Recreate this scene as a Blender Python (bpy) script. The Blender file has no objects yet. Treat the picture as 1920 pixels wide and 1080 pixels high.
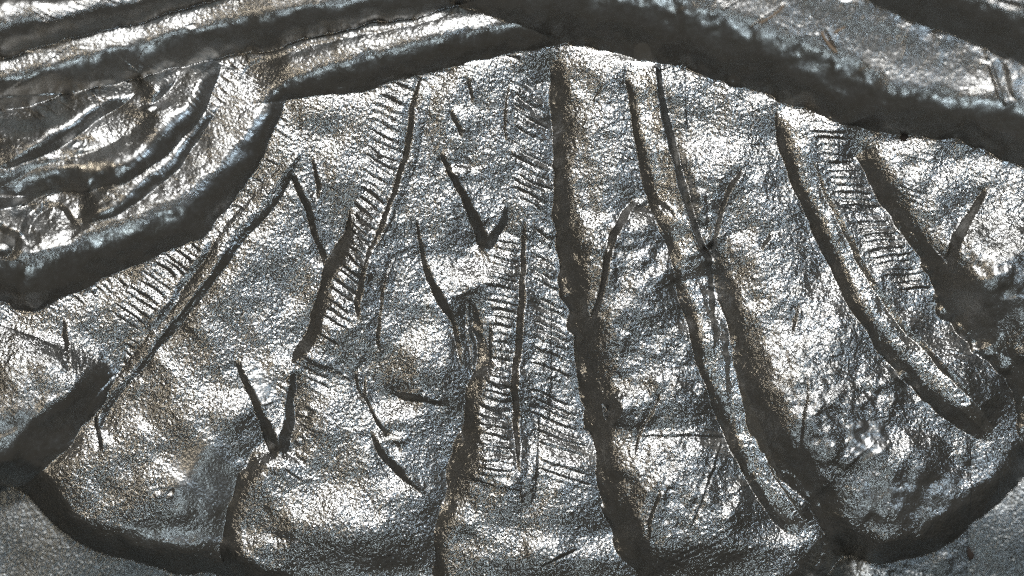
import bpy, math
import numpy as np

# ------------------------------------------------------------------ camera, light, exposure
PX = 0.005                       # one photograph pixel (1920 wide) in scene units
CX, CY = 960.0, 540.0
scene = bpy.context.scene
scene.view_settings.view_transform = 'Standard'
scene.view_settings.look = 'None'
scene.view_settings.exposure = 0.0
scene.view_settings.gamma = 1.0
scene.render.engine = 'CYCLES'
scene.cycles.max_bounces = 1
scene.cycles.glossy_bounces = 1
scene.cycles.use_denoising = False
scene.cycles.sample_clamp_indirect = 0.4
scene.cycles.filter_width = 1.6

CAM_H = 40.0
cam = bpy.data.cameras.new('camera')
cam.sensor_width = 36.0
cam.lens = 36.0 * CAM_H / (1920 * PX)
cam.clip_end = 500.0
cam.dof.use_dof = True
cam.dof.focus_distance = CAM_H - 0.42
cam.dof.aperture_fstop = 0.07
cam_o = bpy.data.objects.new('camera', cam)
cam_o.location = (0, 0, CAM_H)
scene.collection.objects.link(cam_o)
scene.camera = cam_o

world = bpy.data.worlds.new('World')
scene.world = world
world.use_nodes = True
bg = world.node_tree.nodes['Background']
bg.inputs['Color'].default_value = (1.0, 0.96, 0.86, 1)
bg.inputs['Strength'].default_value = 0.061


def lamp(name, az, el, dist, size, power, color):
    """a microscope lamp; az degrees from north (photo top) clockwise, el from the vertical"""
    d = bpy.data.lights.new(name, 'AREA')
    d.shape = 'DISK'
    d.size = size
    d.energy = power
    d.color = color
    o = bpy.data.objects.new(name, d)
    a, e = math.radians(az), math.radians(el)
    o.location = (dist * math.sin(e) * math.sin(a), dist * math.sin(e) * math.cos(a), dist * math.cos(e))
    v = o.location.copy()
    o.rotation_euler = v.to_track_quat('Z', 'Y').to_euler()
    scene.collection.objects.link(o)
    return o


lamp('lamp_north', 5, 41, 60, 9, 18800, (0.97, 0.985, 1.0))
lamp('lamp_west', -75, 34, 60, 7, 2100, (1.0, 0.88, 0.70))
lamp('lamp_east', 80, 34, 60, 7, 2500, (0.64, 0.82, 1.0))
lamp('lamp_south', 185, 33, 60, 7, 2000, (0.74, 0.90, 1.0))

# ------------------------------------------------------------------ noise and curve tools
rng = np.random.RandomState(7)


def hash2(ix, iy, seed):
    n = (ix.astype(np.int64) * 374761393 + iy.astype(np.int64) * 668265263 + seed * 2147483647 // 7) & 0xffffffff
    n = ((n ^ (n >> 13)) * 1274126177) & 0xffffffff
    n = ((n ^ (n >> 16)) * 2246822519) & 0xffffffff
    return ((n ^ (n >> 15)) & 0xffff) / 65535.0


def vnoise(x, y, seed):
    x0, y0 = np.floor(x), np.floor(y)
    fx, fy = x - x0, y - y0
    fx = fx * fx * fx * (fx * (fx * 6 - 15) + 10)
    fy = fy * fy * fy * (fy * (fy * 6 - 15) + 10)
    a = hash2(x0, y0, seed); b = hash2(x0 + 1, y0, seed)
    c = hash2(x0, y0 + 1, seed); d = hash2(x0 + 1, y0 + 1, seed)
    return (a * (1 - fx) + b * fx) * (1 - fy) + (c * (1 - fx) + d * fx) * fy * 1.0 - 0.5


def fbm(x, y, seed, octaves=3, gain=0.5):
    s, a = 0, 1.0
    for k in range(octaves):
        c, sn = math.cos(0.6 * k + 0.3), math.sin(0.6 * k + 0.3)
        s = s + a * vnoise((x * c - y * sn) * 2 ** k + 17 * k, (x * sn + y * c) * 2 ** k - 9 * k, seed + k)
        a *= gain
    return s


def axis(lo, hi, mlo, mhi, fine, coarse):
    n = int(round((hi - lo) / fine))
    inner = np.linspace(lo, hi, n + 1)
    left = np.arange(mlo, lo - coarse * 0.5, coarse)
    right = np.arange(mhi, hi + coarse * 0.5, -coarse)[::-1]
    return np.concatenate([left, inner, right])


XS = axis(-16, 1936, -236, 2156, 1.5, 5.0)
YS = axis(-16, 1096, -236, 1316, 1.5, 5.0)
NX, NY = len(XS), len(YS)
X, Y = np.meshgrid(XS, YS)                 # photo pixels, y downwards
# slightly crooked, hand-cut lines: everything traced is looked up through a small warp
WX = X + 7 * fbm(X / 60, Y / 60, 11, 3)
WY = Y + 7 * fbm(X / 60, Y / 60, 23, 3)


def smooth(pts, step=7.0):
    """Catmull-Rom through (x, y, w...) rows, resampled"""
    p = np.array(pts, float)
    p = np.vstack([2 * p[0] - p[1], p, 2 * p[-1] - p[-2]])
    out = []
    for i in range(1, len(p) - 2):
        n = max(1, int(np.hypot(*(p[i + 1, :2] - p[i, :2])) / step))
        for t in np.arange(n) / n:
            out.append(0.5 * ((2 * p[i]) + (-p[i - 1] + p[i + 1]) * t
                              + (2 * p[i - 1] - 5 * p[i] + 4 * p[i + 1] - p[i + 2]) * t ** 2
                              + (-p[i - 1] + 3 * p[i] - 3 * p[i + 1] + p[i + 2]) * t ** 3))
    out.append(p[-2])
    return np.array(out)


def field_of(pts, R, warp=True, raw=False):
    """signed distance (+ on the right of travel, y down), width along the line, arclength, in a window"""
    q = np.array(pts, float) if raw else smooth(pts)
    i0, i1 = np.searchsorted(XS, [q[:, 0].min() - R, q[:, 0].max() + R])
    j0, j1 = np.searchsorted(YS, [q[:, 1].min() - R, q[:, 1].max() + R])
    if i1 <= i0 or j1 <= j0:
        return None
    gx = (WX if warp else X); gy = (WY if warp else Y)
    D = np.full((j1 - j0, i1 - i0), 1e9); S = np.ones_like(D); W = np.zeros_like(D); L = np.zeros_like(D)
    acc = 0.0
    for k in range(len(q) - 1):
        ax, ay, bx, by = q[k, 0], q[k, 1], q[k + 1, 0], q[k + 1, 1]
        ln = math.hypot(bx - ax, by - ay)
        if ln < 1e-6:
            continue
        a0, a1 = np.searchsorted(XS, [min(ax, bx) - R, max(ax, bx) + R])
        b0, b1 = np.searchsorted(YS, [min(ay, by) - R, max(ay, by) + R])
        if a1 <= a0 or b1 <= b0:
            acc += ln
            continue
        sx = gx[b0:b1, a0:a1]; sy = gy[b0:b1, a0:a1]
        t = ((sx - ax) * (bx - ax) + (sy - ay) * (by - ay)) / ln ** 2
        tc = np.clip(t, 0, 1)
        d = np.hypot(sx - ax - tc * (bx - ax), sy - ay - tc * (by - ay))
        win = (slice(b0 - j0, b1 - j0), slice(a0 - i0, a1 - i0))
        m = d < D[win]
        D[win][m] = d[m]
        cr = (bx - ax) * (sy - ay) - (by - ay) * (sx - ax)
        S[win][m] = np.sign(cr)[m]
        W[win][m] = (q[k, 2] + tc * (q[k + 1, 2] - q[k, 2]))[m]
        L[win][m] = (acc + tc * ln)[m]
        acc += ln
    return (slice(j0, j1), slice(i0, i1)), D, S, np.maximum(W, 0.01), L


H = np.zeros_like(X)                        # height in photo pixels


def sstep(t):
    t = np.clip(t, 0, 1)
    return t * t * (3 - 2 * t)


NEWSTEEP = []
STEEP = np.zeros_like(X)                    # 1 where a large step already falls away


def groove(pts, depth=1.3, lip=0.0, rough=0.12, warp=True, side=-1):
    """a small undercut edge: a steep wall 2w wide, the ground easing back to level on both sides"""
    r = field_of(pts, max(p[2] for p in pts) * 6 + 6, warp)
    if r is None:
        return
    win, D, S, W, L = r
    W = W * (1 + rough * 2 * fbm(X[win] / 22, Y[win] / 22, 91, 2))
    s = D * S * side
    q = np.clip((s + W) / (2 * W), 0, 1)
    wall = 1 - (1 - q) ** 1.35
    ease = np.clip(1 - (np.abs(s) - W) / (4.2 * W), 0, 1) ** 1.5
    f = np.where(s > W, 0.45 * ease, np.where(s < -W, -0.55 * ease, -0.55 + wall))
    fade = np.clip(L / 14, 0, 1) * np.clip((L.max() - L) / 14, 0, 1)
    H[win] += depth * 1.25 * W * f * fade * (1 - 0.92 * STEEP[win])
    NEWSTEEP.append((win, (np.abs(s) < 0.8 * W) * sstep((W - 4) / 5) * fade))


def valley(pts, amt, reach):
    """the ground bends down gently towards a line from both sides"""
    r = field_of(pts, reach * 3.2)
    if r is None:
        return
    win, D, S, W, L = r
    Lm = L.max()
    f = np.clip(L / 60 + 0.05, 0, 1) * np.clip((Lm - L) / 60 + 0.05, 0, 1)
    H[win] -= amt * f * (np.exp(-(D * D / (D + 14.0)) / reach) - math.exp(-3.2)) * (D < reach * 3.2)


def ridge(pts, h=0.9, power=2.0, warp=True):
    r = field_of(pts, max(p[2] for p in pts) * 1.6 + 6, warp)
    if r is None:
        return
    win, D, S, W, L = r
    t = np.clip(D / W, 0, 1)
    H[win] += h * W * (1 - t ** power)


def sstep(t):
    t = np.clip(t, 0, 1)
    return t * t * (3 - 2 * t)


def cliff(pts, k=1.2, decay=150.0, side=1, crest=0.35, rough=0.10, linear=False, keep=0.0, toe=0.0, kf=240, sk=1.0, const=None, fl=60, fade_start=True, fade_end=True):
    """a step whose foot is dark: w = half width of the dark band, the high ground lies on side (+1 = right of
    travel, y down) and sinks away again over `decay`"""
    r = field_of(pts, (520 if keep else max(decay, max(p[2] for p in pts) * 2.5)) + 8)
    if r is None:
        return
    win, D, S, W, L = r
    W0 = W
    W = W * (1 + rough * 2 * fbm(X[win] / 30, Y[win] / 30, 57, 2))
    if fade_start:
        W = W * np.clip(L / 34 + 0.02, 0, 1)
    if fade_end:
        W = W * np.clip((L.max() - L) / 34 + 0.02, 0, 1)
    s = D * S * side                        # + = high side
    if const:
        hh = np.full_like(W, const)
    else:
        hh = k * 2 * W0
    if fade_start:
        hh = hh * sstep(L / fl)
    if fade_end:
        hh = hh * sstep((L.max() - L) / fl)
    u = (s + W) / ((2.7 + 1.1 * (sk < 1)) * W)                   # 0 at the foot, 1 at the crest
    slope = np.clip(u, 0, 1) * 1.0
    slope = 1 - (1 - slope) ** (1.85 if sk == 1 else 2.5)
    dec = np.clip((s - (1.7 if sk == 1 else 2.8) * W) / decay, 0, 1)
    back = 0.5 * (1 + np.cos(math.pi * dec)) if not linear else (1 - dec)
    f = np.where(u < 1, slope, back)
    if keep and keep < 0.9:
        back = keep * (1 - sstep((s - kf) / (kf + 30))) + (1 - keep) * back
    elif keep:
        back = keep + (1 - keep) * back
    f = np.where(u < 1, slope, back)
    # rounded shoulder
    f = np.where(u <= 0, -toe * np.exp(-(-s - W) / (0.8 * W + 4)), f * (1 + toe) - toe)
    st = (u > -0.05) & (u < (0.8 if sk == 1 else 0.5))
    STEEP[win] = np.maximum(STEEP[win], st * sk * sstep(hh / 25.0))
    if toe == 0:
        f = np.maximum(f, 0)
    H[win] += hh * np.where(D < 1e8, f, 0)


def barbs(a, b, spacing, w=3.0, depth=0.9, seed=0, skip=0.15, fade=(0.1, 0.15), bend=0.0):
    """rows of short cut lines from curve a to curve b"""
    pa, pb = smooth([(x, y, 0) for x, y in a]), smooth([(x, y, 0) for x, y in b])
    la = np.concatenate([[0], np.cumsum(np.hypot(*np.diff(pa[:, :2], axis=0).T))])
    n = int(la[-1] / spacing)
    r = np.random.RandomState(100 + seed)
    for i in range(n + 1):
        if r.rand() < skip:
            continue
        u = (i + r.uniform(-0.22, 0.22)) / max(n, 1)
        u = min(max(u, 0), 1)
        ia, ib = u * (len(pa) - 1), u * (len(pb) - 1)
        A = pa[int(ia)] + (pa[min(int(ia) + 1, len(pa) - 1)] - pa[int(ia)]) * (ia % 1)
        B = pb[int(ib)] + (pb[min(int(ib) + 1, len(pb) - 1)] - pb[int(ib)]) * (ib % 1)
        u0, u1 = r.uniform(0, fade[0] * 3), 1 - r.uniform(0, fade[1] * 3)
        P0 = A + (B - A) * u0; P1 = A + (B - A) * u1
        mid = (P0 + P1) / 2
        nrm = np.array([-(P1 - P0)[1], (P1 - P0)[0]])
        ww = w * 0.85 * r.uniform(0.65, 1.25)
        m = (mid[0] + bend * nrm[0] + r.uniform(-2, 2), mid[1] + bend * nrm[1] + r.uniform(-2, 2), ww)
        groove([(P0[0], P0[1], ww * 0.6), m, (P1[0], P1[1], ww * 0.7)], depth=depth * 1.35 * r.uniform(0.35, 1.15), rough=0.2)


def tilt(x, y, rx, ry, amt, ang=0.0):
    """ground leaning up the photo (amt > 0) in a soft patch"""
    g = np.exp(-((X - x) / rx) ** 2 - ((Y - y) / ry) ** 2)
    c, s = math.cos(math.radians(ang)), math.sin(math.radians(ang))
    H[:] += 1.8 * amt * ((Y - y) * c + (X - x) * s) * g


def dome(x, y, rx, ry, h):
    H[:] += h * np.exp(-((X - x) / rx) ** 2 - ((Y - y) / ry) ** 2)


# ------------------------------------------------------------------ traced lines (photo pixels, half width)
TAIL_FOOT = [(-300, 900), (-100, 905), (0, 912), (50, 928), (90, 972), (150, 1018), (240, 1052), (330, 1074), (430, 1088),
             (600, 1150), (830, 1180), (1150, 1190), (1400, 1165), (1520, 1110), (1565, 1062), (1592, 1040),
             (1640, 1056), (1720, 1046), (1790, 1010), (1855, 955), (1920, 898), (2000, 800), (2200, 640)]

UP_RIGHT = [(500, -330, 50), (700, -120, 55), (830, -50, 52), (960, 0, 50), (1060, 30, 52), (1150, 50, 54), (1240, 70, 52), (1330, 100, 50), (1410, 128, 48),
            (1500, 160, 48), (1580, 188, 46), (1650, 220, 32), (1740, 225, 36), (1830, 242, 38), (1930, 280, 42), (2100, 360, 40), (2500, 560, 40)]
UP_RIGHT2 = [(1200, -300, 24), (1480, -70, 28), (1600, -22, 30), (1700, 22, 30), (1780, 50, 30), (1850, 76, 32), (1930, 112, 34), (2100, 190, 34), (2500, 400, 34)]
BAND1 = [(-200, 150, 18), (0, 100, 19), (90, 76, 18), (180, 56, 17), (270, 34, 16), (350, 14, 14), (430, -8, 14), (600, -60, 12)]
BAND0 = [(-100, 30, 20), (0, 8, 18), (60, 4, 16), (120, 8, 12), (170, 0, 8), (240, -20, 6)]
BAND2 = [(-200, 240, 24), (0, 188, 25), (100, 166, 24), (200, 143, 24), (300, 116, 24), (400, 92, 25), (500, 72, 26),
         (600, 52, 22), (700, 34, 20), (800, 12, 22), (900, -18, 24), (1000, -60, 20)]
LOBE = [(436, 202, 3), (480, 192, 6), (522, 183, 12), (580, 170, 18), (660, 152, 24), (750, 132, 25), (850, 108, 25), (950, 85, 24), (1040, 66, 24), (1120, 60, 20)]
LOBE_TOP = [(458, 165, 3), (460, 142, 4), (480, 122, 5), (540, 102, 5), (630, 78, 5), (730, 60, 5), (820, 40, 6), (850, 22, 5)]
CLEFT1 = [(424, 112, 7), (402, 160, 9), (375, 212, 12), (338, 254, 15), (300, 292, 14), (250, 328, 16), (180, 338, 18), (100, 346, 20), (0, 372, 22), (-150, 410, 22)]
CLEFT2 = [(345, 132, 7), (325, 158, 9), (305, 188, 9), (280, 212, 5)]
CLEFT3 = [(272, 170, 6), (225, 200, 10), (170, 238, 12), (110, 280, 11), (50, 306, 7), (0, 320, 4)]
CLEFT4 = [(430, 195, 4), (400, 222, 7), (372, 266, 9), (335, 315, 10), (290, 356, 12), (240, 392, 10), (190, 412, 9), (150, 418, 6)]
CURL = [(64, 452, 6), (66, 425, 9), (82, 400, 8), (105, 388, 6), (135, 396, 6), (150, 416, 6), (170, 424, 5)]
CURL2 = [(-100, 440, 12), (0, 428, 10), (30, 438, 9), (56, 446, 10), (48, 480, 8), (20, 500, 10), (-60, 520, 14)]
G1 = [(548, 150, 10), (535, 182, 13), (515, 220, 16), (492, 268, 19), (455, 325, 23), (415, 372, 27), (370, 418, 30), (310, 448, 32),
      (250, 468, 32), (190, 492, 32), (130, 522, 34), (70, 545, 36), (0, 530, 36), (-200, 560, 34)]
G2 = [(228, 630, 8), (212, 690, 18), (178, 745, 24), (125, 800, 28), (70, 850, 34), (0, 885, 36), (-200, 960, 36)]
G3A = [(664, 380, 5), (662, 430, 9), (640, 474, 13), (620, 515, 11), (604, 570, 10), (585, 622, 10), (562, 660, 9), (550, 690, 6)]
G3B = [(552, 690, 5), (551, 730, 7), (547, 780, 10), (540, 830, 12), (528, 850, 9)]
G3C = [(450, 672, 5), (462, 705, 7), (482, 750, 8), (502, 795, 11), (524, 838, 13), (532, 856, 8)]
G3D = [(508, 815, 6), (488, 855, 10), (466, 895, 12), (446, 935, 11), (430, 980, 9), (430, 1030, 14), (450, 1085, 14), (500, 1140, 12)]
G3E = [(548, 328, 4), (562, 358, 6), (582, 398, 7), (596, 440, 7), (612, 480, 7), (618, 500, 4)]
G4A = [(830, 290, 4), (845, 322, 7), (866, 362, 9), (886, 398, 10), (904, 440, 13), (914, 468, 8)]
G4B = [(950, 385, 4), (944, 420, 8), (926, 450, 8), (912, 472, 6)]
G4C = [(782, 408, 3), (790, 450, 5), (806, 512, 6), (830, 568, 9), (856, 602, 7), (864, 650, 5), (870, 690, 3)]
G4D = [(876, 545, 3), (890, 580, 6), (902, 622, 10), (906, 665, 12), (896, 705, 14), (884, 745, 11), (880, 800, 13), (866, 850, 19), (850, 885, 14),
       (848, 925, 10), (836, 968, 12), (826, 1010, 8), (824, 1070, 9), (822, 1130, 10)]
G5 = [(1036, 100, 8), (1042, 170, 13), (1044, 240, 14), (1046, 320, 14), (1050, 390, 16), (1058, 450, 24), (1070, 510, 29), (1085, 580, 29),
      (1094, 650, 24), (1100, 720, 22), (1116, 775, 26), (1128, 830, 18), (1138, 890, 22), (1150, 950, 25), (1172, 1010, 24), (1205, 1070, 20), (1230, 1130, 20)]
G5B = [(1190, 372, 4), (1165, 412, 8), (1146, 456, 8), (1134, 505, 7), (1124, 555, 6), (1108, 605, 6)]
G5C = [(1138, 745, 10), (1150, 765, 13), (1140, 795, 8)]
G6 = [(1318, 462, 5), (1338, 496, 12), (1352, 545, 13), (1370, 600, 17), (1386, 655, 18), (1394, 715, 20), (1415, 785, 25), (1446, 838, 30),
      (1492, 888, 30), (1528, 930, 24), (1556, 985, 24), (1566, 1030, 24), (1545, 1085, 34), (1500, 1130, 30)]
G6B = [(1388, 320, 3), (1366, 350, 6), (1352, 392, 5), (1342, 440, 5), (1334, 480, 5)]
G6C = [(1445, 430, 5), (1430, 455, 5), (1422, 478, 3)]
G7 = [(1588, 235, 10), (1612, 290, 19), (1640, 348, 18), (1672, 398, 18), (1708, 448, 20), (1742, 500, 26), (1768, 552, 32), (1806, 604, 34),
      (1856, 648, 34), (1900, 700, 32), (1925, 760, 30), (1935, 830, 26), (1950, 900, 24)]
G7B = [(1842, 352, 4), (1822, 388, 8), (1795, 428, 9), (1776, 468, 9), (1765, 510, 7)]
R1 = [(560, 300, 10), (520, 345, 13), (478, 395, 14), (440, 440, 15), (400, 498, 15), (352, 566, 15), (305, 625, 14), (250, 690, 13), (195, 752, 10), (170, 790, 4)]
R1a = [(400, 450, 5), (382, 488, 6), (352, 530, 7), (334, 562, 7), (312, 594, 8), (292, 622, 5)]
R1b = [(556, 322, 2), (520, 378, 6), (486, 420, 8), (452, 458, 7), (420, 500, 8), (388, 545, 8), (352, 592, 8), (312, 640, 6), (262, 700, 5), (205, 770, 7), (190, 810, 6)]
R2 = [(792, 145, 3), (780, 195, 5), (770, 255, 6), (758, 310, 6), (742, 370, 5), (722, 430, 6), (702, 470, 6), (686, 512, 6), (676, 560, 7), (676, 600, 4)]
R3 = [(986, 415, 3), (984, 470, 5), (980, 540, 6), (974, 600, 7), (969, 680, 7), (966, 760, 7), (970, 820, 6), (972, 890, 3)]
R4 = [(1200, 100, 14), (1206, 160, 16), (1212, 220, 17), (1226, 290, 18), (1244, 360, 19), (1266, 430, 19), (1290, 500, 20), (1312, 570, 21),
      (1336, 640, 22), (1360, 705, 22), (1388, 780, 22), (1424, 865, 22), (1462, 935, 20), (1500, 985, 14), (1530, 1012, 6)]
R4a = [(1174, 120, 7), (1182, 190, 8), (1192, 260, 8), (1206, 335, 9), (1228, 400, 11), (1250, 458, 10), (1268, 520, 10), (1286, 590, 12),
       (1306, 655, 13), (1330, 722, 14), (1356, 790, 15), (1386, 852, 14), (1422, 920, 13), (1462, 975, 12), (1502, 1012, 6)]
R4b = [(1228, 118, 5), (1238, 190, 7), (1250, 255, 8), (1270, 330, 8), (1290, 400, 8), (1312, 460, 8), (1334, 495, 7)]
R4c = [(1436, 858, 5), (1462, 905, 7), (1488, 942, 5), (1512, 975, 4)]
R5 = [(1462, 185, 12), (1486, 262, 17), (1516, 335, 18), (1548, 408, 18), (1584, 478, 19), (1620, 548, 19), (1662, 610, 19), (1712, 668, 18), (1764, 722, 16),
      (1815, 768, 13), (1866, 815, 6)]
R5a = [(1448, 200, 8), (1458, 262, 9), (1478, 322, 11), (1500, 376, 12), (1532, 448, 12), (1568, 522, 13), (1600, 576, 14), (1642, 640, 15),
       (1690, 700, 15), (1742, 750, 15), (1800, 792, 13), (1856, 824, 7)]
R5b = [(1520, 300, 2), (1545, 372, 5), (1566, 415, 5), (1602, 482, 6), (1642, 550, 6), (1688, 612, 7), (1738, 668, 7), (1788, 718, 7), (1842, 768, 5)]

def inside_poly(px, py, poly):
    c = np.zeros(px.shape, bool)
    n = len(poly)
    for i in range(n):
        x0, y0 = poly[i]; x1, y1 = poly[(i + 1) % n]
        if y0 == y1:
            continue
        m = (y0 > py) != (y1 > py)
        c ^= m & (px < (x1 - x0) * (py - y0) / (y1 - y0) + x0)
    return c


def xy(line):
    return [(p[0], p[1]) for p in smooth(line, 12)]


def rev(l):
    return l[::-1]



LEFT_UP = inside_poly(WX, WY, [(-400, 560)] + rev(xy(G1)) + xy(LOBE) + [(1120, -400), (-400, -400)])
RIGHT_UP = inside_poly(WX, WY, xy(UP_RIGHT) + [(2600, 500), (2600, -400), (700, -400)])
CALM = np.where(LEFT_UP, 0.25, 1.0)
CALM = np.where(RIGHT_UP, 0.2, CALM)          # the high plumage is rubbed smoother than the tail


def blur(a, n=13):
    for _ in range(2):
        for axis_ in (0, 1):
            c = np.cumsum(np.pad(a, [(n, n) if k == axis_ else (0, 0) for k in (0, 1)], mode='edge'), axis=axis_)
            a = (np.take(c, range(2 * n, c.shape[axis_]), axis_) - np.take(c, range(0, c.shape[axis_] - 2 * n), axis_)) / (2 * n)
    return a


CALM = blur(CALM)
# ------------------------------------------------------------------ the relief
# tail plate standing on the coin's flat field
foot = smooth([(x, y, 50) for x, y in TAIL_FOOT], 9)
r = field_of([(x, y, 50) for x, y in TAIL_FOOT], 330)
win, D, S, W, L = r
sd = np.full_like(X, -400.0)
sd[win] = np.where(D < 1e8, -D * S, -400)
poly_x, poly_y = foot[:, 0], foot[:, 1]
foot_y = np.interp(X, np.maximum.accumulate(poly_x), poly_y)
inside = WY < foot_y
far = ~(np.abs(sd) < 325)
sd = np.where(far, np.where(inside, 400.0, -400.0), np.where(sd > 0, 1, -1) * np.abs(sd))
FIELD = sd < 0
TAIL_H = 62.0
u = np.clip(sd / (62 + 18 * fbm(X / 90, Y / 90, 5, 2)), 0, 1)
plate = TAIL_H * (1 - (1 - u) ** 1.6)
more = np.clip(sd / 330.0, 0, 1)
plate += 26 * (1 - (1 - more) ** 2) * (sd > 0)
H += plate

# soft swelling of every feather between its clefts
for (x, y, rx, ry, h) in [(90, 650, 150, 100, 16), (300, 880, 150, 110, 20), (440, 560, 90, 130, 10), (680, 960, 140, 120, 14), (790, 640, 80, 120, 8),
                          (1000, 980, 110, 110, 10), (1300, 900, 120, 120, 12), (1520, 700, 120, 160, 14), (1650, 860, 130, 90, 16),
                          (1820, 420, 110, 120, 18), (1240, 560, 60, 160, 4), (640, 260, 90, 90, 8), (850, 200, 100, 80, 8)]:
    dome(x, y, rx, ry, h)
H += 16 * fbm(X / 150, Y / 150, 301, 2, 0.5) * (0.4 + 0.6 * CALM)
H += 8 * fbm(X / 62, Y / 62, 311, 2, 0.5) * np.clip(sd / 60, 0, 1) * CALM

cliff(UP_RIGHT, 0.95, 300, side=-1, keep=1.36, const=105)
cliff(UP_RIGHT2, 0.85, 160, side=-1, keep=0.6, const=60, toe=0.16)
cliff(BAND0, 0.8, 90, side=1)
cliff(BAND1, 1.15, 95, side=-1, keep=0.8, const=44, toe=0.26)
cliff(BAND2, 1.1, 110, side=-1, keep=0.85, const=56, toe=0.2)
cliff(LOBE, 1.1, 100, side=-1, fl=130, keep=0.5)
cliff([(x, y, w * 1.25) for x, y, w in CLEFT1], 1.15, 150, side=1)
cliff(CLEFT2, 1.2, 70, side=1)
cliff(CLEFT3, 1.1, 85, side=1, toe=0.12)
cliff(CLEFT4, 1.0, 110, side=1, toe=0.1)
cliff(G1, 0.95, 150, side=1, fl=90, linear=True)
cliff(G2, 1.0, 200, side=1, fl=130, linear=True)
for g, a, b in ((G3A, 90, 40), (G3D, 110, 60), (G4D, 120, 50)):
    cliff([(x, y, w * 0.9) for x, y, w in g], 1.05, a, side=-1, fl=b, linear=True, rough=0.28, sk=0.6)
G5 = [(x, y, w * 0.82) for x, y, w in G5]; G6 = [(x, y, w * 0.84) for x, y, w in G6]; G7 = [(x, y, w * 0.85) for x, y, w in G7]
cliff(G5, 1.1, 230, side=-1, fl=90, linear=True, rough=0.28, sk=0.6)
cliff(G6, 1.0, 240, side=-1, fl=90, linear=True, rough=0.28, sk=0.6)
cliff(G7, 1.0, 300, side=-1, fl=110, linear=True, rough=0.28, sk=0.6)
cliff([(x + 2, y, w * 0.9) for x, y, w in R4a], 1.1, 230, side=-1, rough=0.2, linear=True, sk=0.6)
cliff([(x + 2, y, w * 0.9) for x, y, w in R5a], 1.15, 200, side=-1, rough=0.2, linear=True, sk=0.6)
depth = {id(LOBE_TOP): 0.7, id(R1a): 0.9, id(R1b): 0.9, id(R2): 1.2, id(CURL): 0.8, id(CURL2): 1.0, id(R4c): 1.0, id(R4b): 1.9, id(R5b): 1.1}
for g in (LOBE_TOP, CURL, CURL2, G3B, G3C, G3E, G4A, G4B, G4C, R4b, G5B, G5C, G6B, G6C, G7B, R1a, R1b, R2, R3, R5b, R4c):
    groove(g, depth.get(id(g), 1.5), side=(1 if g is R1a or g is R1b or g is G3B or g is R4b or g is G4B else -1))
for g, a, c in ((G2, 8, 40), (G3A, 9, 34), (G3D, 12, 40), (G4D, 14, 42), (G4B, 6, 30), (G5, 15, 46), (G6, 18, 50), (G7, 18, 52), (R4a, 5, 30), (R5a, 5, 34)):
    valley(g, a * 1.9, c * 1.15)
ridge(R1, 0.3)
ridge([(700, 470, 8), (735, 400, 12), (760, 330, 14), (780, 260, 14), (800, 180, 10)], 0.25)

# barbs: rows of short cuts beside the shafts
barbs([(1492, 205), (1512, 270), (1548, 350), (1580, 420), (1622, 490), (1660, 545)], [(1592, 205), (1592, 268), (1625, 345), (1660, 410), (1700, 470), (1740, 540)], 15, 3.2, 1.25, 1, 0.03, (0.04, 0.05))
barbs([(1680, 590), (1730, 640), (1790, 690)], [(1780, 610), (1810, 650), (1860, 700)], 14, 2.4, 0.7, 2, 0.3)
barbs([(720, 150), (690, 230), (680, 300), (668, 370), (662, 430), (630, 500), (612, 560), (596, 620)],
      [(785, 178), (764, 250), (752, 322), (730, 395), (702, 468), (684, 530), (672, 590), (650, 650)], 16, 4.2, 1.35, 3, 0.04, (0.04, 0.05))
barbs([(566, 640), (560, 700), (560, 760), (540, 850), (510, 900)], [(640, 680), (630, 740), (620, 800), (590, 880), (560, 930)], 17, 3.0, 0.8, 4, 0.2)
barbs([(930, 430), (905, 520), (915, 600), (915, 680), (895, 750), (885, 840), (880, 880)], [(982, 440), (978, 530), (970, 600), (964, 690), (962, 770), (968, 860), (966, 890)], 15, 4.0, 1.35, 5, 0.04, (0.04, 0.05))
barbs([(992, 400), (990, 480), (985, 560), (982, 640), (980, 720), (985, 800), (1000, 880)], [(1040, 440), (1050, 520), (1065, 600), (1072, 680), (1082, 760), (1105, 840), (1118, 920)], 16, 4.0, 1.1, 6, 0.08, (0.06, 0.05))
barbs([(950, 120), (945, 200), (950, 280), (955, 360)], [(1028, 170), (1032, 250), (1036, 330), (1036, 410)], 15, 3.8, 1.1, 7, 0.08)
barbs([(960, 60), (920, 100)], [(1035, 100), (1030, 130)], 14, 3.0, 0.9, 8, 0.0)
barbs([(830, 116), (720, 150)], [(885, 132), (770, 185)], 22, 3.0, 0.9, 9, 0.0)
barbs([(520, 200), (500, 270), (455, 345), (400, 420)], [(570, 235), (540, 300), (500, 375), (450, 450)], 14, 2.6, 0.8, 10, 0.2)
barbs([(350, 445), (300, 480), (255, 520), (215, 580)], [(395, 480), (345, 540), (318, 580), (285, 625)], 14, 3.6, 1.1, 11, 0.05, (0.05, 0.05))
barbs([(210, 505), (130, 545), (40, 565), (-30, 560)], [(255, 545), (180, 585), (90, 600), (20, 610)], 14, 2.8, 0.9, 12, 0.15)
barbs([(230, 620), (215, 690)], [(280, 650), (255, 720)], 14, 3.0, 0.9, 13, 0.1)
barbs([(418, 130), (395, 180), (372, 230)], [(462, 155), (430, 215), (400, 260)], 15, 3.2, 0.9, 14, 0.05)
barbs([(425, 112), (470, 100)], [(465, 150), (500, 120)], 13, 3.0, 0.9, 15, 0.0)
barbs([(1150, 200), (1160, 270), (1178, 340), (1200, 400)], [(1186, 215), (1198, 290), (1214, 355), (1236, 415)], 18, 3.0, 0.8, 16, 0.15)
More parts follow.
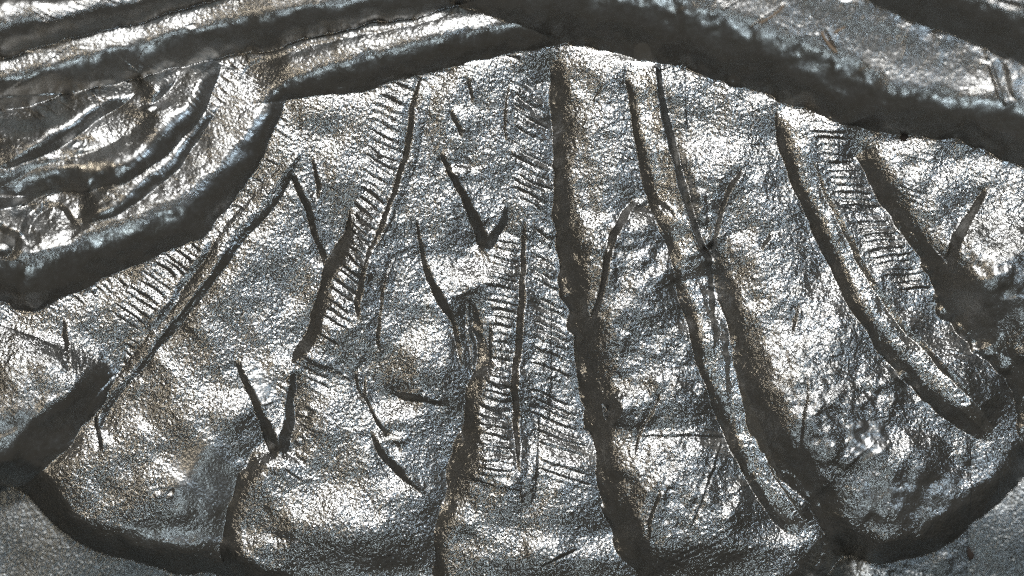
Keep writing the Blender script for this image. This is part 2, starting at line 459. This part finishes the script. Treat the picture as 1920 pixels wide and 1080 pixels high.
barbs([(1180, 560), (1215, 640), (1250, 720), (1290, 800)], [(1282, 570), (1300, 650), (1325, 730), (1360, 810)], 17, 2.6, 0.55, 17, 0.2)
barbs([(1370, 250), (1400, 330), (1440, 400), (1480, 470)], [(1455, 255), (1475, 330), (1500, 400), (1535, 480)], 16, 2.6, 0.5, 18, 0.25)
barbs([(1290, 150), (1400, 190), (1330, 260)], [(1440, 200), (1450, 230), (1370, 320)], 18, 2.4, 0.5, 19, 0.3)
barbs([(70, 30), (150, 12), (260, -8)], [(140, 60), (215, 42), (320, 20)], 13, 3.0, 0.8, 20, 0.1)
barbs([(20, 205), (100, 195), (190, 175)], [(70, 235), (150, 222), (230, 205)], 14, 3.0, 0.8, 21, 0.2)
barbs([(1720, -20), (1800, 10), (1900, 40)], [(1920, 10), (1940, 40), (1960, 70)], 11, 3.4, 0.9, 22, 0.1)
barbs([(830, 30), (870, 20)], [(850, 5), (890, 5)], 11, 3.0, 0.9, 23, 0.0)
barbs([(1700, 270), (1660, 330), (1690, 400)], [(1800, 290), (1740, 360), (1760, 440)], 15, 2.6, 0.5, 24, 0.2)

# single creases and scratches
for g in [[(128, 595, 3), (134, 630, 5), (142, 665, 5), (144, 700, 3)], [(688, 700, 3), (690, 740, 4), (712, 790, 4), (740, 820, 6), (758, 842, 5)],
          [(700, 800, 4), (716, 840, 7), (740, 870, 8), (770, 900, 6), (800, 925, 3)], [(735, 735, 4), (765, 742, 8), (800, 748, 6), (840, 760, 4)],
          [(848, 205, 4), (862, 235, 6), (872, 262, 4)], [(876, 145, 4), (884, 172, 4), (890, 200, 3)], [(1240, 905, 4), (1228, 935, 4), (1215, 970, 4), (1212, 1010, 2)],
          [(1240, 912, 3), (1262, 905, 3)], [(1235, 730, 3), (1218, 770, 3), (1200, 810, 3), (1190, 850, 2)], [(1506, 690, 2), (1500, 740, 3), (1494, 800, 3), (1490, 840, 3)],
          [(1495, 570, 3), (1486, 600, 4), (1480, 630, 3)], [(1180, 395, 3), (1215, 380, 4), (1245, 392, 4), (1262, 410, 3)],
          [(1312, 535, 3), (1330, 540, 5), (1345, 545, 4)], [(1130, 160, 2), (1112, 195, 2)], [(1010, 1060, 2), (1050, 1040, 3), (1090, 1022, 2)],
          [(590, 300, 3), (600, 340, 5), (596, 380, 3)], [(184, 770, 3), (192, 800, 5), (205, 840, 4)], [(668, 690, 3), (675, 720, 4), (690, 750, 3)],
          [(745, 480, 2), (720, 560, 3), (712, 620, 4), (716, 660, 3)], [(1858, 112, 3), (1868, 140, 6), (1872, 175, 5), (1885, 200, 3)],
          [(1290, 985, 2), (1350, 815, 2)], [(1200, 815, 2), (1290, 812, 3), (1362, 818, 2)], [(490, 760, 2), (520, 752, 2)],
          [(955, 160, 2), (948, 220, 3), (950, 265, 2)], [(1530, 62, 2), (1545, 90, 3), (1556, 110, 2)],
          [(1135, 480, 2), (1150, 440, 2)], [(922, 600, 3), (920, 640, 4), (918, 680, 3)]]:
    groove(g, 1.3)
ridge([(1828, 108, 4), (1838, 140, 7), (1850, 180, 7), (1862, 205, 4)], 0.8)
ridge([(878, 560, 4), (884, 600, 6), (888, 650, 6), (886, 690, 4)], 0.7)
ridge([(1400, 62, 2), (1440, 30, 2), (1460, 20, 2)], 0.8)
ridge([(1345, 30, 2), (1400, 2, 2)], 0.8)

# patches leaning towards / away from the lamp
for (x, y, rx, ry, a) in [(885, 505, 50, 40, .38), (740, 765, 42, 32, .38), (735, 815, 18, 12, .5), (1000, 1010, 130, 50, .28), (1120, 1020, 60, 40, .15), (60, 660, 90, 70, .18),
                          (1700, 820, 70, 45, .2), (1560, 560, 60, 60, .15), (600, 950, 80, 50, .2), (1360, 930, 60, 50, .22), (1330, 270, 50, 50, .2),
                          (1200, 400, 45, 35, .25), (860, 322, 28, 14, .55), (300, 875, 80, 50, .12), (1430, 1000, 60, 30, .18),
                          (1820, 430, 90, 70, .22), (1130, 110, 100, 35, .2), (1780, 330, 80, 40, .2), (300, 205, 22, 12, .5), (160, 278, 22, 12, .5), (20, 455, 30, 18, .4),
                          (640, 300, 50, 60, .15), (1580, 640, 80, 60, .15), (100, 430, 60, 40, .2), 
                          (70, 240, 90, 18, .2), (540, 590, 60, 60, .12), (1100, 470, 30, 60, -.1),
                          (800, 650, 70, 60, .08), (1060, 860, 60, 40, .1), (240, 180, 60, 16, .2),
                          (350, 980, 120, 30, -.1), (690, 1050, 130, 70, -.22), (1300, 1060, 140, 70, -.22), (1620, 50, 130, 90, -.14),  (60, 790, 110, 40, -.25),
                          (1850, 570, 90, 60, -.3), (1500, 800, 60, 90, -.12), (640, 1000, 60, 60, -.1), (860, 750, 40, 40, -.12), (560, 720, 60, 40, -.08),
                          (900, 160, 70, 50, -.06), (480, 470, 40, 90, -.04), (1060, 200, 30, 60, -.1), (1640, 790, 40, 40, -.15), (780, 460, 30, 60, -.1)]:
    tilt(x, y, rx, ry, a)

# worn, rubbed-smooth ground (1) against rough struck ground (0)
WEAR = np.zeros_like(X)
for (x, y, rx, ry, a) in [(390, 905, 70, 90, 1), (330, 1000, 120, 30, .8), (1615, 820, 36, 40, 1.2), (1700, 930, 150, 60, 0.75), (1850, 560, 90, 70, .8), (1400, 80, 120, 60, .9), (1650, 110, 160, 50, .9),
                          (1750, 160, 160, 40, .9), (60, 800, 90, 50, .9), (500, 725, 22, 40, .9), (200, 290, 110, 40, .9), (260, 100, 300, 40, .9), (150, 130, 140, 25, .9),
                          (560, 140, 110, 24, .5), (330, 400, 80, 50, .7), (450, 60, 200, 40, .8), (1460, 30, 200, 50, .8), (1880, 220, 80, 50, .8), (560, 30, 160, 40, .8),
                          (1500, 830, 40, 70, .4), (700, 1050, 100, 30, .4), (1850, 870, 60, 50, .5)]:
    WEAR = np.maximum(WEAR, a * np.exp(-(((X - x) / rx) ** 2 + ((Y - y) / ry) ** 2) ** 1.5))
WEAR = np.clip(WEAR + 0.25 * fbm(X / 26, Y / 26, 77, 3), 0, 1)
WEAR = WEAR * WEAR * (3 - 2 * WEAR)
WEAR = np.maximum(WEAR, blur(np.where(RIGHT_UP, 0.78, np.where(LEFT_UP, 0.6, 0.0)), 9))
WEAR[FIELD] = 0.0

# pitted metal
rough = 1 - 0.68 * WEAR
rough[FIELD] = 0.28
for win, st in NEWSTEEP:
    STEEP[win] = np.maximum(STEEP[win], st)
rough = rough * (1 - 0.75 * blur(STEEP, 5))
ax = (X + 0.35 * Y)
H += rough * (CALM ** 1.5 * (0.7 * fbm(WX / 21, WY / 21, 401, 2) + 0.4 * fbm(WX / 10.0, WY / 10.0, 409, 1)) + 1.25 * fbm(X / 4.8, Y / 4.8, 431, 2))
H += WEAR * 0.16 * vnoise(X / 3.2, Y / 26.0, 443) * 1.2
H += np.where(FIELD, 1.1 * vnoise(X / 4.0, Y / 4.0, 451), 0)
# cross-hatched fibre texture, running across the feathers
H += rough * (~FIELD) * 0.5 * vnoise((X * 0.34 + Y) / 7.5, (X - Y * 0.34) / 24.0, 461)

# small clean facets that catch the lamp
for (x, y, rx, ry) in [(370, 60, 9, 6), (300, 372, 9, 6), (862, 322, 20, 7), (738, 818, 16, 7), (540, 6, 10, 6), (172, 98, 13, 4), (156, 277, 9, 8), (174, 272, 4, 9),
                       (297, 210, 13, 6), (1572, 14, 14, 5), (1690, 58, 10, 4), (1577, 822, 4, 6), (306, 920, 6, 9), (328, 922, 6, 9), (540, 720, 7, 6),
                       (475, 688, 14, 4), (484, 698, 18, 3), (1830, 128, 12, 4), (20, 465, 18, 7), (1780, 740, 14, 4), (1800, 755, 12, 4)]:
    d2 = ((X - x + 0.25 * (Y - y)) / rx) ** 2 + ((Y - y) / ry) ** 2
    j, i = np.searchsorted(YS, y), np.searchsorted(XS, x)
    m = np.exp(-d2 ** 2)
    H = H * (1 - m) + (H[j - 4:j + 5, i - 4:i + 5].mean() + 0.33 * (Y - y)) * m

# ease to the flat field at the margin of what is built
edge = np.minimum(np.minimum(X + 236, 2156 - X), np.minimum(Y + 236, 1316 - Y))
e = np.clip(edge / 150.0, 0, 1); e = e * e * (3 - 2 * e)
H *= e

# ------------------------------------------------------------------ materials


def metal(name, base, rough_lo, rough_hi, bump_scale, bump_dist, wear_bump, stain=0.0):
    m = bpy.data.materials.new(name)
    m.use_nodes = True
    nt = m.node_tree
    N, Lk = nt.nodes, nt.links
    b = N['Principled BSDF']
    b.inputs['Metallic'].default_value = 1.0
    tc = N.new('ShaderNodeTexCoord')
    at = N.new('ShaderNodeAttribute'); at.attribute_name = 'wear'

    def noise(sc, det, ro=0.5):
        n = N.new('ShaderNodeTexNoise')
        n.inputs['Scale'].default_value = sc
        n.inputs['Detail'].default_value = det
        n.inputs['Roughness'].default_value = ro
        Lk.new(tc.outputs['Object'], n.inputs['Vector'])
        return n
    n1 = noise(7.0, 4.0)
    cr = N.new('ShaderNodeValToRGB')
    cr.color_ramp.elements[0].position = 0.32; cr.color_ramp.elements[1].position = 0.68
    cr.color_ramp.elements[0].color = (base[0] * 0.86, base[1] * 0.84, base[2] * 0.80, 1)
    cr.color_ramp.elements[1].color = (*base, 1)
    Lk.new(n1.outputs['Fac'], cr.inputs['Fac'])
    Lk.new(cr.outputs['Color'], b.inputs['Base Color'])
    n2 = noise(22.0, 3.0)
    mr = N.new('ShaderNodeMapRange')
    mr.inputs['From Min'].default_value = 0.3; mr.inputs['From Max'].default_value = 0.7
    mr.inputs['To Min'].default_value = rough_lo; mr.inputs['To Max'].default_value = rough_hi
    Lk.new(n2.outputs['Fac'], mr.inputs['Value'])
    ws = N.new('ShaderNodeMath'); ws.operation = 'MULTIPLY_ADD'
    ws.inputs[1].default_value = 0.10
    Lk.new(at.outputs['Fac'], ws.inputs[0]); Lk.new(mr.outputs['Result'], ws.inputs[2])
    Lk.new(ws.outputs[0], b.inputs['Roughness'])
    n3 = noise(bump_scale, 2.0, 0.6)
    ag = N.new('ShaderNodeAttribute'); ag.attribute_name = 'grain'
    st = N.new('ShaderNodeMapRange')
    st.inputs['To Min'].default_value = 0.0; st.inputs['To Max'].default_value = 1.0
    Lk.new(ag.outputs['Fac'], st.inputs['Value'])
    bp = N.new('ShaderNodeBump')
    bp.inputs['Distance'].default_value = bump_dist
    Lk.new(st.outputs['Result'], bp.inputs['Strength'])
    Lk.new(n3.outputs['Fac'], bp.inputs['Height'])
    Lk.new(bp.outputs['Normal'], b.inputs['Normal'])
    return m


M_RELIEF = metal('struck_nickel', (0.615, 0.61, 0.60), 0.17, 0.27, 46.0, 0.0095, 0.5)
M_SHAFT_LIT = metal('struck_nickel_lit_crest', (0.84, 0.83, 0.81), 0.16, 0.26, 46.0, 0.009, 0.5)  # same nickel, paler base: lit crest of the two long shafts painted in
M_FIELD = metal('frosted_nickel_field', (0.34, 0.355, 0.36), 0.28, 0.36, 50.0, 0.007, 0.4)

# ------------------------------------------------------------------ divide the relief into its parts
NAMES = ['field', 'tail_feather', 'tail_feather', 'tail_feather', 'tail_feather', 'tail_feather', 'tail_feather', 'tail_feather',
         'body', 'wing_edge', 'covert_feather', 'covert_feather', 'covert_feather', 'covert_feather', 'covert_feather', 'covert_feather']
F_BASE = 1


sep1 = [(-300, 980)] + rev(xy(G2)) + [(235, 600), (292, 622)] + rev([(p[0], p[1]) for p in R1a]) + [(430, 400), (500, 300), (535, 180)]
sep2 = [(470, 1400), (500, 1100), (432, 1030), (430, 980), (446, 935), (466, 895), (488, 855), (515, 830), (532, 850), (547, 780), (551, 730), (552, 690)] + rev(xy(G3A)) + [(650, 300), (700, 200), (730, 120)]
sep3 = [(822, 1400)] + rev(xy(G4D)) + [(895, 520), (914, 468), (944, 420), (952, 385), (945, 300), (930, 200), (915, 90)]
sep4 = [(1260, 1400)] + rev(xy(G5)) + [(1036, 60)]
sep5 = [(1470, 1400)] + rev(xy(G6)) + rev(xy(R4b)) + [(1222, 60)]
sep6 = [(1960, 1400)] + rev(xy(G7)) + [(1588, 190)]
LAB = np.full(X.shape, 1, np.int8)
qx, qy = WX, WY
seps = [sep1, sep2, sep3, sep4, sep5, sep6]
for k, s in enumerate(seps):
    rightof = inside_poly(qx, qy, s + [(s[-1][0], -400), (2600, -400), (2600, 1500), (s[0][0], 1500)])
    LAB[rightof] = 2 + k
FOOTP = [(p[0], p[1]) for p in foot]
LAB[FIELD] = 0
left_up = [(-400, 560)] + rev(xy(G1)) + xy(LOBE) + [(1120, -400), (-400, -400)]
LAB[inside_poly(qx, qy, left_up)] = 14            # fold above G1
LAB[inside_poly(qx, qy, [(-400, 430)] + rev(xy(CLEFT4)) + [(430, 190), (440, 110), (440, -400), (-400, -400)])] = 13
LAB[inside_poly(qx, qy, [(-400, 440)] + rev(xy(CLEFT1)) + [(424, -400), (-400, -400)])] = 12
LAB[inside_poly(qx, qy, [(458, 165)] + xy(LOBE_TOP) + [(1120, -20), (1120, 60)] + rev(xy(LOBE)))] = 15
LAB[inside_poly(qx, qy, rev(xy(BAND2)) + [(-300, 240), (-300, -400), (1000, -400)])] = 11
LAB[inside_poly(qx, qy, rev(xy(BAND1)) + [(-300, 150), (-300, -400), (600, -400)])] = 10
LAB[inside_poly(qx, qy, xy(UP_RIGHT) + [(2600, 500), (2600, -400), (700, -400)])] = 8
LAB[inside_poly(qx, qy, xy(UP_RIGHT2) + [(2600, 400), (2600, -400), (1480, -400)])] = 9

# shafts: bands cut out of their feathers
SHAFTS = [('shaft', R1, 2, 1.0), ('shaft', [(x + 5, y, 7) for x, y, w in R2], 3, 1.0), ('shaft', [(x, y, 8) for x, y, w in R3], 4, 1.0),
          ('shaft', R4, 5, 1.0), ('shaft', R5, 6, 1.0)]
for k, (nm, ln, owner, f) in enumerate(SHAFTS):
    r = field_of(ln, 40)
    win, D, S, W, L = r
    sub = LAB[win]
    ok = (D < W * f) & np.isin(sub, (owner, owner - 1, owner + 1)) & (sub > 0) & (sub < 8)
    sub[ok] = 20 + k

LAB_F = LAB[:-1, :-1]

# ------------------------------------------------------------------ meshes
Zc = H * PX
PXX = (X - CX) * PX
PYY = -(Y - CY) * PX
gz_x = np.empty_like(Zc); gz_y = np.empty_like(Zc)
gz_x[:, :-1] = (Zc[:, 1:] - Zc[:, :-1]) / (np.diff(XS) * PX)[None, :]; gz_x[:, -1] = 0
gz_y[:-1] = -(Zc[1:] - Zc[:-1]) / (np.diff(YS) * PX)[:, None]; gz_y[-1] = 0
NRM = np.stack([-gz_x, -gz_y, np.ones_like(Zc)], -1)
NRM /= np.linalg.norm(NRM, axis=-1, keepdims=True)
CO = np.stack([PXX, PYY, Zc], -1).reshape(-1, 3)
NRMF = NRM.reshape(-1, 3)
WEARF = WEAR.reshape(-1)
GRAINF = ((1 - 0.5 * WEAR) * (1 - 0.75 * blur(STEEP, 4))).reshape(-1)
IDX = np.arange(NX * NY).reshape(NY, NX)
QUADS = np.stack([IDX[:-1, :-1], IDX[1:, :-1], IDX[1:, 1:], IDX[:-1, 1:]], -1)


def sheet(name, mask, mat, parent):
    q = QUADS[mask]
    if len(q) == 0:
        return None
    used, inv = np.unique(q, return_inverse=True)
    inv = inv.reshape(-1).astype(np.int32)
    me = bpy.data.meshes.new(name)
    me.vertices.add(len(used))
    me.vertices.foreach_set('co', CO[used].astype(np.float32).ravel())
    me.loops.add(len(inv))
    me.loops.foreach_set('vertex_index', inv)
    me.polygons.add(len(q))
    me.polygons.foreach_set('loop_start', (np.arange(len(q)) * 4).astype(np.int32))
    me.polygons.foreach_set('loop_total', np.full(len(q), 4, np.int32))
    me.update(calc_edges=True)
    me.shade_smooth()
    me.normals_split_custom_set_from_vertices(NRMF[used])
    a = me.attributes.new('wear', 'FLOAT', 'POINT')
    a.data.foreach_set('value', WEARF[used].astype(np.float32))
    a = me.attributes.new('grain', 'FLOAT', 'POINT')
    a.data.foreach_set('value', GRAINF[used].astype(np.float32))
    me.materials.append(mat)
    o = bpy.data.objects.new(name, me)
    scene.collection.objects.link(o)
    o.parent = parent
    return o


coin = bpy.data.objects.new('coin', None)
coin.location = (0, 0, 0)
scene.collection.objects.link(coin)
coin['label'] = 'silver grey coin with a worn raised fan of ribbed bird tail feathers'
coin['category'] = 'coin'

PART_LABEL = {1: 'leftmost bright feather under the dark folds', 8: 'smooth scratched grey body above the long dark edge',
              9: 'bright streaked strip in the top corner', 15: 'long rounded covert with a blunt tip'}
parts = {}
for lab, nm in enumerate(NAMES):
    o = sheet(nm, LAB_F == lab, M_FIELD if lab == 0 else M_RELIEF, coin)
    if o is not None:
        parts[lab] = o
        if lab in PART_LABEL:
            o['label'] = PART_LABEL[lab]
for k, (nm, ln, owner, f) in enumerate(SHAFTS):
    sheet(nm, LAB_F == 20 + k, M_SHAFT_LIT if k > 2 else M_RELIEF, parts[owner])

# the coin's own thickness: flat field all round, raised rim, reeded-off edge, back; hollow only where the relief sheet covers it
NS = 256


def rect_loop(ex, ey, z):
    out = []
    for i in range(NS):
        a = 2 * math.pi * i / NS
        c, n = math.cos(a), math.sin(a)
        k = min(ex / max(abs(c), 1e-6), ey / max(abs(n), 1e-6))
        out.append((k * c, k * n, z))
    return out


def circ_loop(rr, z):
    return [(rr * math.cos(2 * math.pi * i / NS), rr * math.sin(2 * math.pi * i / NS), z) for i in range(NS)]


R0, Z0, TH = 26.0, -0.012, 2.6
EX, EY = 5.94, 3.84
loops = [rect_loop(0.01, 0.01, -1.2), rect_loop(EX, EY, -1.2), rect_loop(EX, EY, Z0), circ_loop(12, Z0), circ_loop(23, Z0), circ_loop(23.4, Z0 + .35),
         circ_loop(23.9, Z0 + .5), circ_loop(25.5, Z0 + .5), circ_loop(25.9, Z0 + .35), circ_loop(R0, Z0), circ_loop(R0, Z0 - TH),
         circ_loop(25.6, Z0 - TH - .2), circ_loop(0.01, Z0 - TH - .2)]
vs = [v for l in loops for v in l]
fs = [((a * NS + i), ((a + 1) * NS + i), ((a + 1) * NS + (i + 1) % NS), (a * NS + (i + 1) % NS)) for a in range(len(loops) - 1) for i in range(NS)]
me = bpy.data.meshes.new('blank')
me.from_pydata(vs, [], fs)
me.update(); me.materials.append(M_FIELD)
a = me.attributes.new('grain', 'FLOAT', 'POINT')
a.data.foreach_set('value', np.ones(len(vs), np.float32))
blank = bpy.data.objects.new('blank', me)
scene.collection.objects.link(blank)
blank.parent = coin

# ------------------------------------------------------------------ grit and lint lying on the coin


def surf(x, y):
    j, i = min(np.searchsorted(YS, y), NY - 1), min(np.searchsorted(XS, x), NX - 1)
    return Zc[max(j - 2, 0):j + 3, max(i - 2, 0):i + 3].max()


def dull(name, col):
    m = bpy.data.materials.new(name)
    m.use_nodes = True
    nt = m.node_tree
    b = nt.nodes['Principled BSDF']
    b.inputs['Roughness'].default_value = 0.7
    n = nt.nodes.new('ShaderNodeTexNoise'); n.inputs['Scale'].default_value = 30
    r = nt.nodes.new('ShaderNodeValToRGB')
    r.color_ramp.elements[0].color = (col[0] * .5, col[1] * .45, col[2] * .4, 1)
    r.color_ramp.elements[1].color = (*col, 1)
    nt.links.new(n.outputs['Fac'], r.inputs['Fac'])
    nt.links.new(r.outputs['Color'], b.inputs['Base Color'])
    return m


M_RUST = dull('rust_brown_grit', (0.05, 0.034, 0.024))
M_LINT = dull('pale_lint', (0.55, 0.42, 0.30))


def speck(x, y, rx, ry, seed, label, cat):
    r = np.random.RandomState(seed)
    nu, nv = 18, 9
    v = []
    for b in range(nv + 1):
        for a in range(nu):
            th, ph = 2 * math.pi * a / nu, math.pi * b / nv
            q = 1 + 0.3 * math.sin(2 * th + seed) * math.sin(ph) + r.uniform(-.12, .12)
            v.append((rx * PX * q * math.cos(th) * math.sin(ph), ry * PX * q * math.sin(th) * math.sin(ph), 0.22 * min(rx, ry) * PX * math.cos(ph)))
    f = [(b * nu + a, b * nu + (a + 1) % nu, (b + 1) * nu + (a + 1) % nu, (b + 1) * nu + a) for b in range(nv) for a in range(nu)]
    me = bpy.data.meshes.new('dirt_speck'); me.from_pydata(v, [], f); me.update(); me.shade_smooth(); me.materials.append(M_RUST)
    o = bpy.data.objects.new('dirt_speck', me); scene.collection.objects.link(o)
    o.location = ((x - CX) * PX, -(y - CY) * PX, surf(x, y) + 0.25 * min(rx, ry) * PX)
    o['label'] = label; o['category'] = cat; o['group'] = 'dirt specks on the coin'


def lint(pts, w, label):
    q = smooth([(x, y, 0) for x, y in pts], 3)
    v, f = [], []
    n = 8
    for k in range(len(q)):
        a = q[min(k + 1, len(q) - 1)] - q[max(k - 1, 0)]
        a = a / (np.hypot(a[0], a[1]) + 1e-9)
        z = surf(q[k, 0], q[k, 1]) + w * PX * 0.7
        ww = w * (0.35 if k in (0, len(q) - 1) else 1)
        for i in range(n):
            t = 2 * math.pi * i / n
            v.append(((q[k, 0] - CX - a[1] * ww * math.cos(t)) * PX, -(q[k, 1] - CY + a[0] * ww * math.cos(t)) * PX, z + ww * PX * math.sin(t)))
    for k in range(len(q) - 1):
        f += [(k * n + i, k * n + (i + 1) % n, (k + 1) * n + (i + 1) % n, (k + 1) * n + i) for i in range(n)]
    f += [tuple(range(n))[::-1], tuple((len(q) - 1) * n + i for i in range(n))]
    me = bpy.data.meshes.new('lint_fibre'); me.from_pydata(v, [], f); me.update(); me.shade_smooth(); me.materials.append(M_LINT)
    o = bpy.data.objects.new('lint_fibre', me); scene.collection.objects.link(o)
    o['label'] = label; o['category'] = 'lint'; o['group'] = 'lint fibres on the grey body'


speck(1818, 1038, 7, 11, 3, 'rust brown speck on the plain field below the tail edge', 'dirt speck')
speck(1686, 262, 9, 5, 5, 'small brown speck just under the long dark body edge', 'dirt speck')
lint([(1526, 70), (1532, 82), (1541, 95), (1556, 110)], 2.6, 'pale curved fibre slanting down to the right')
lint([(1548, 73), (1560, 68), (1570, 62)], 2.0, 'shortest pale fibre, just right of the curved one')
lint([(1412, 57), (1432, 45), (1448, 33), (1458, 22)], 1.8, 'thin straight fibre slanting up to the right on smooth grey metal')
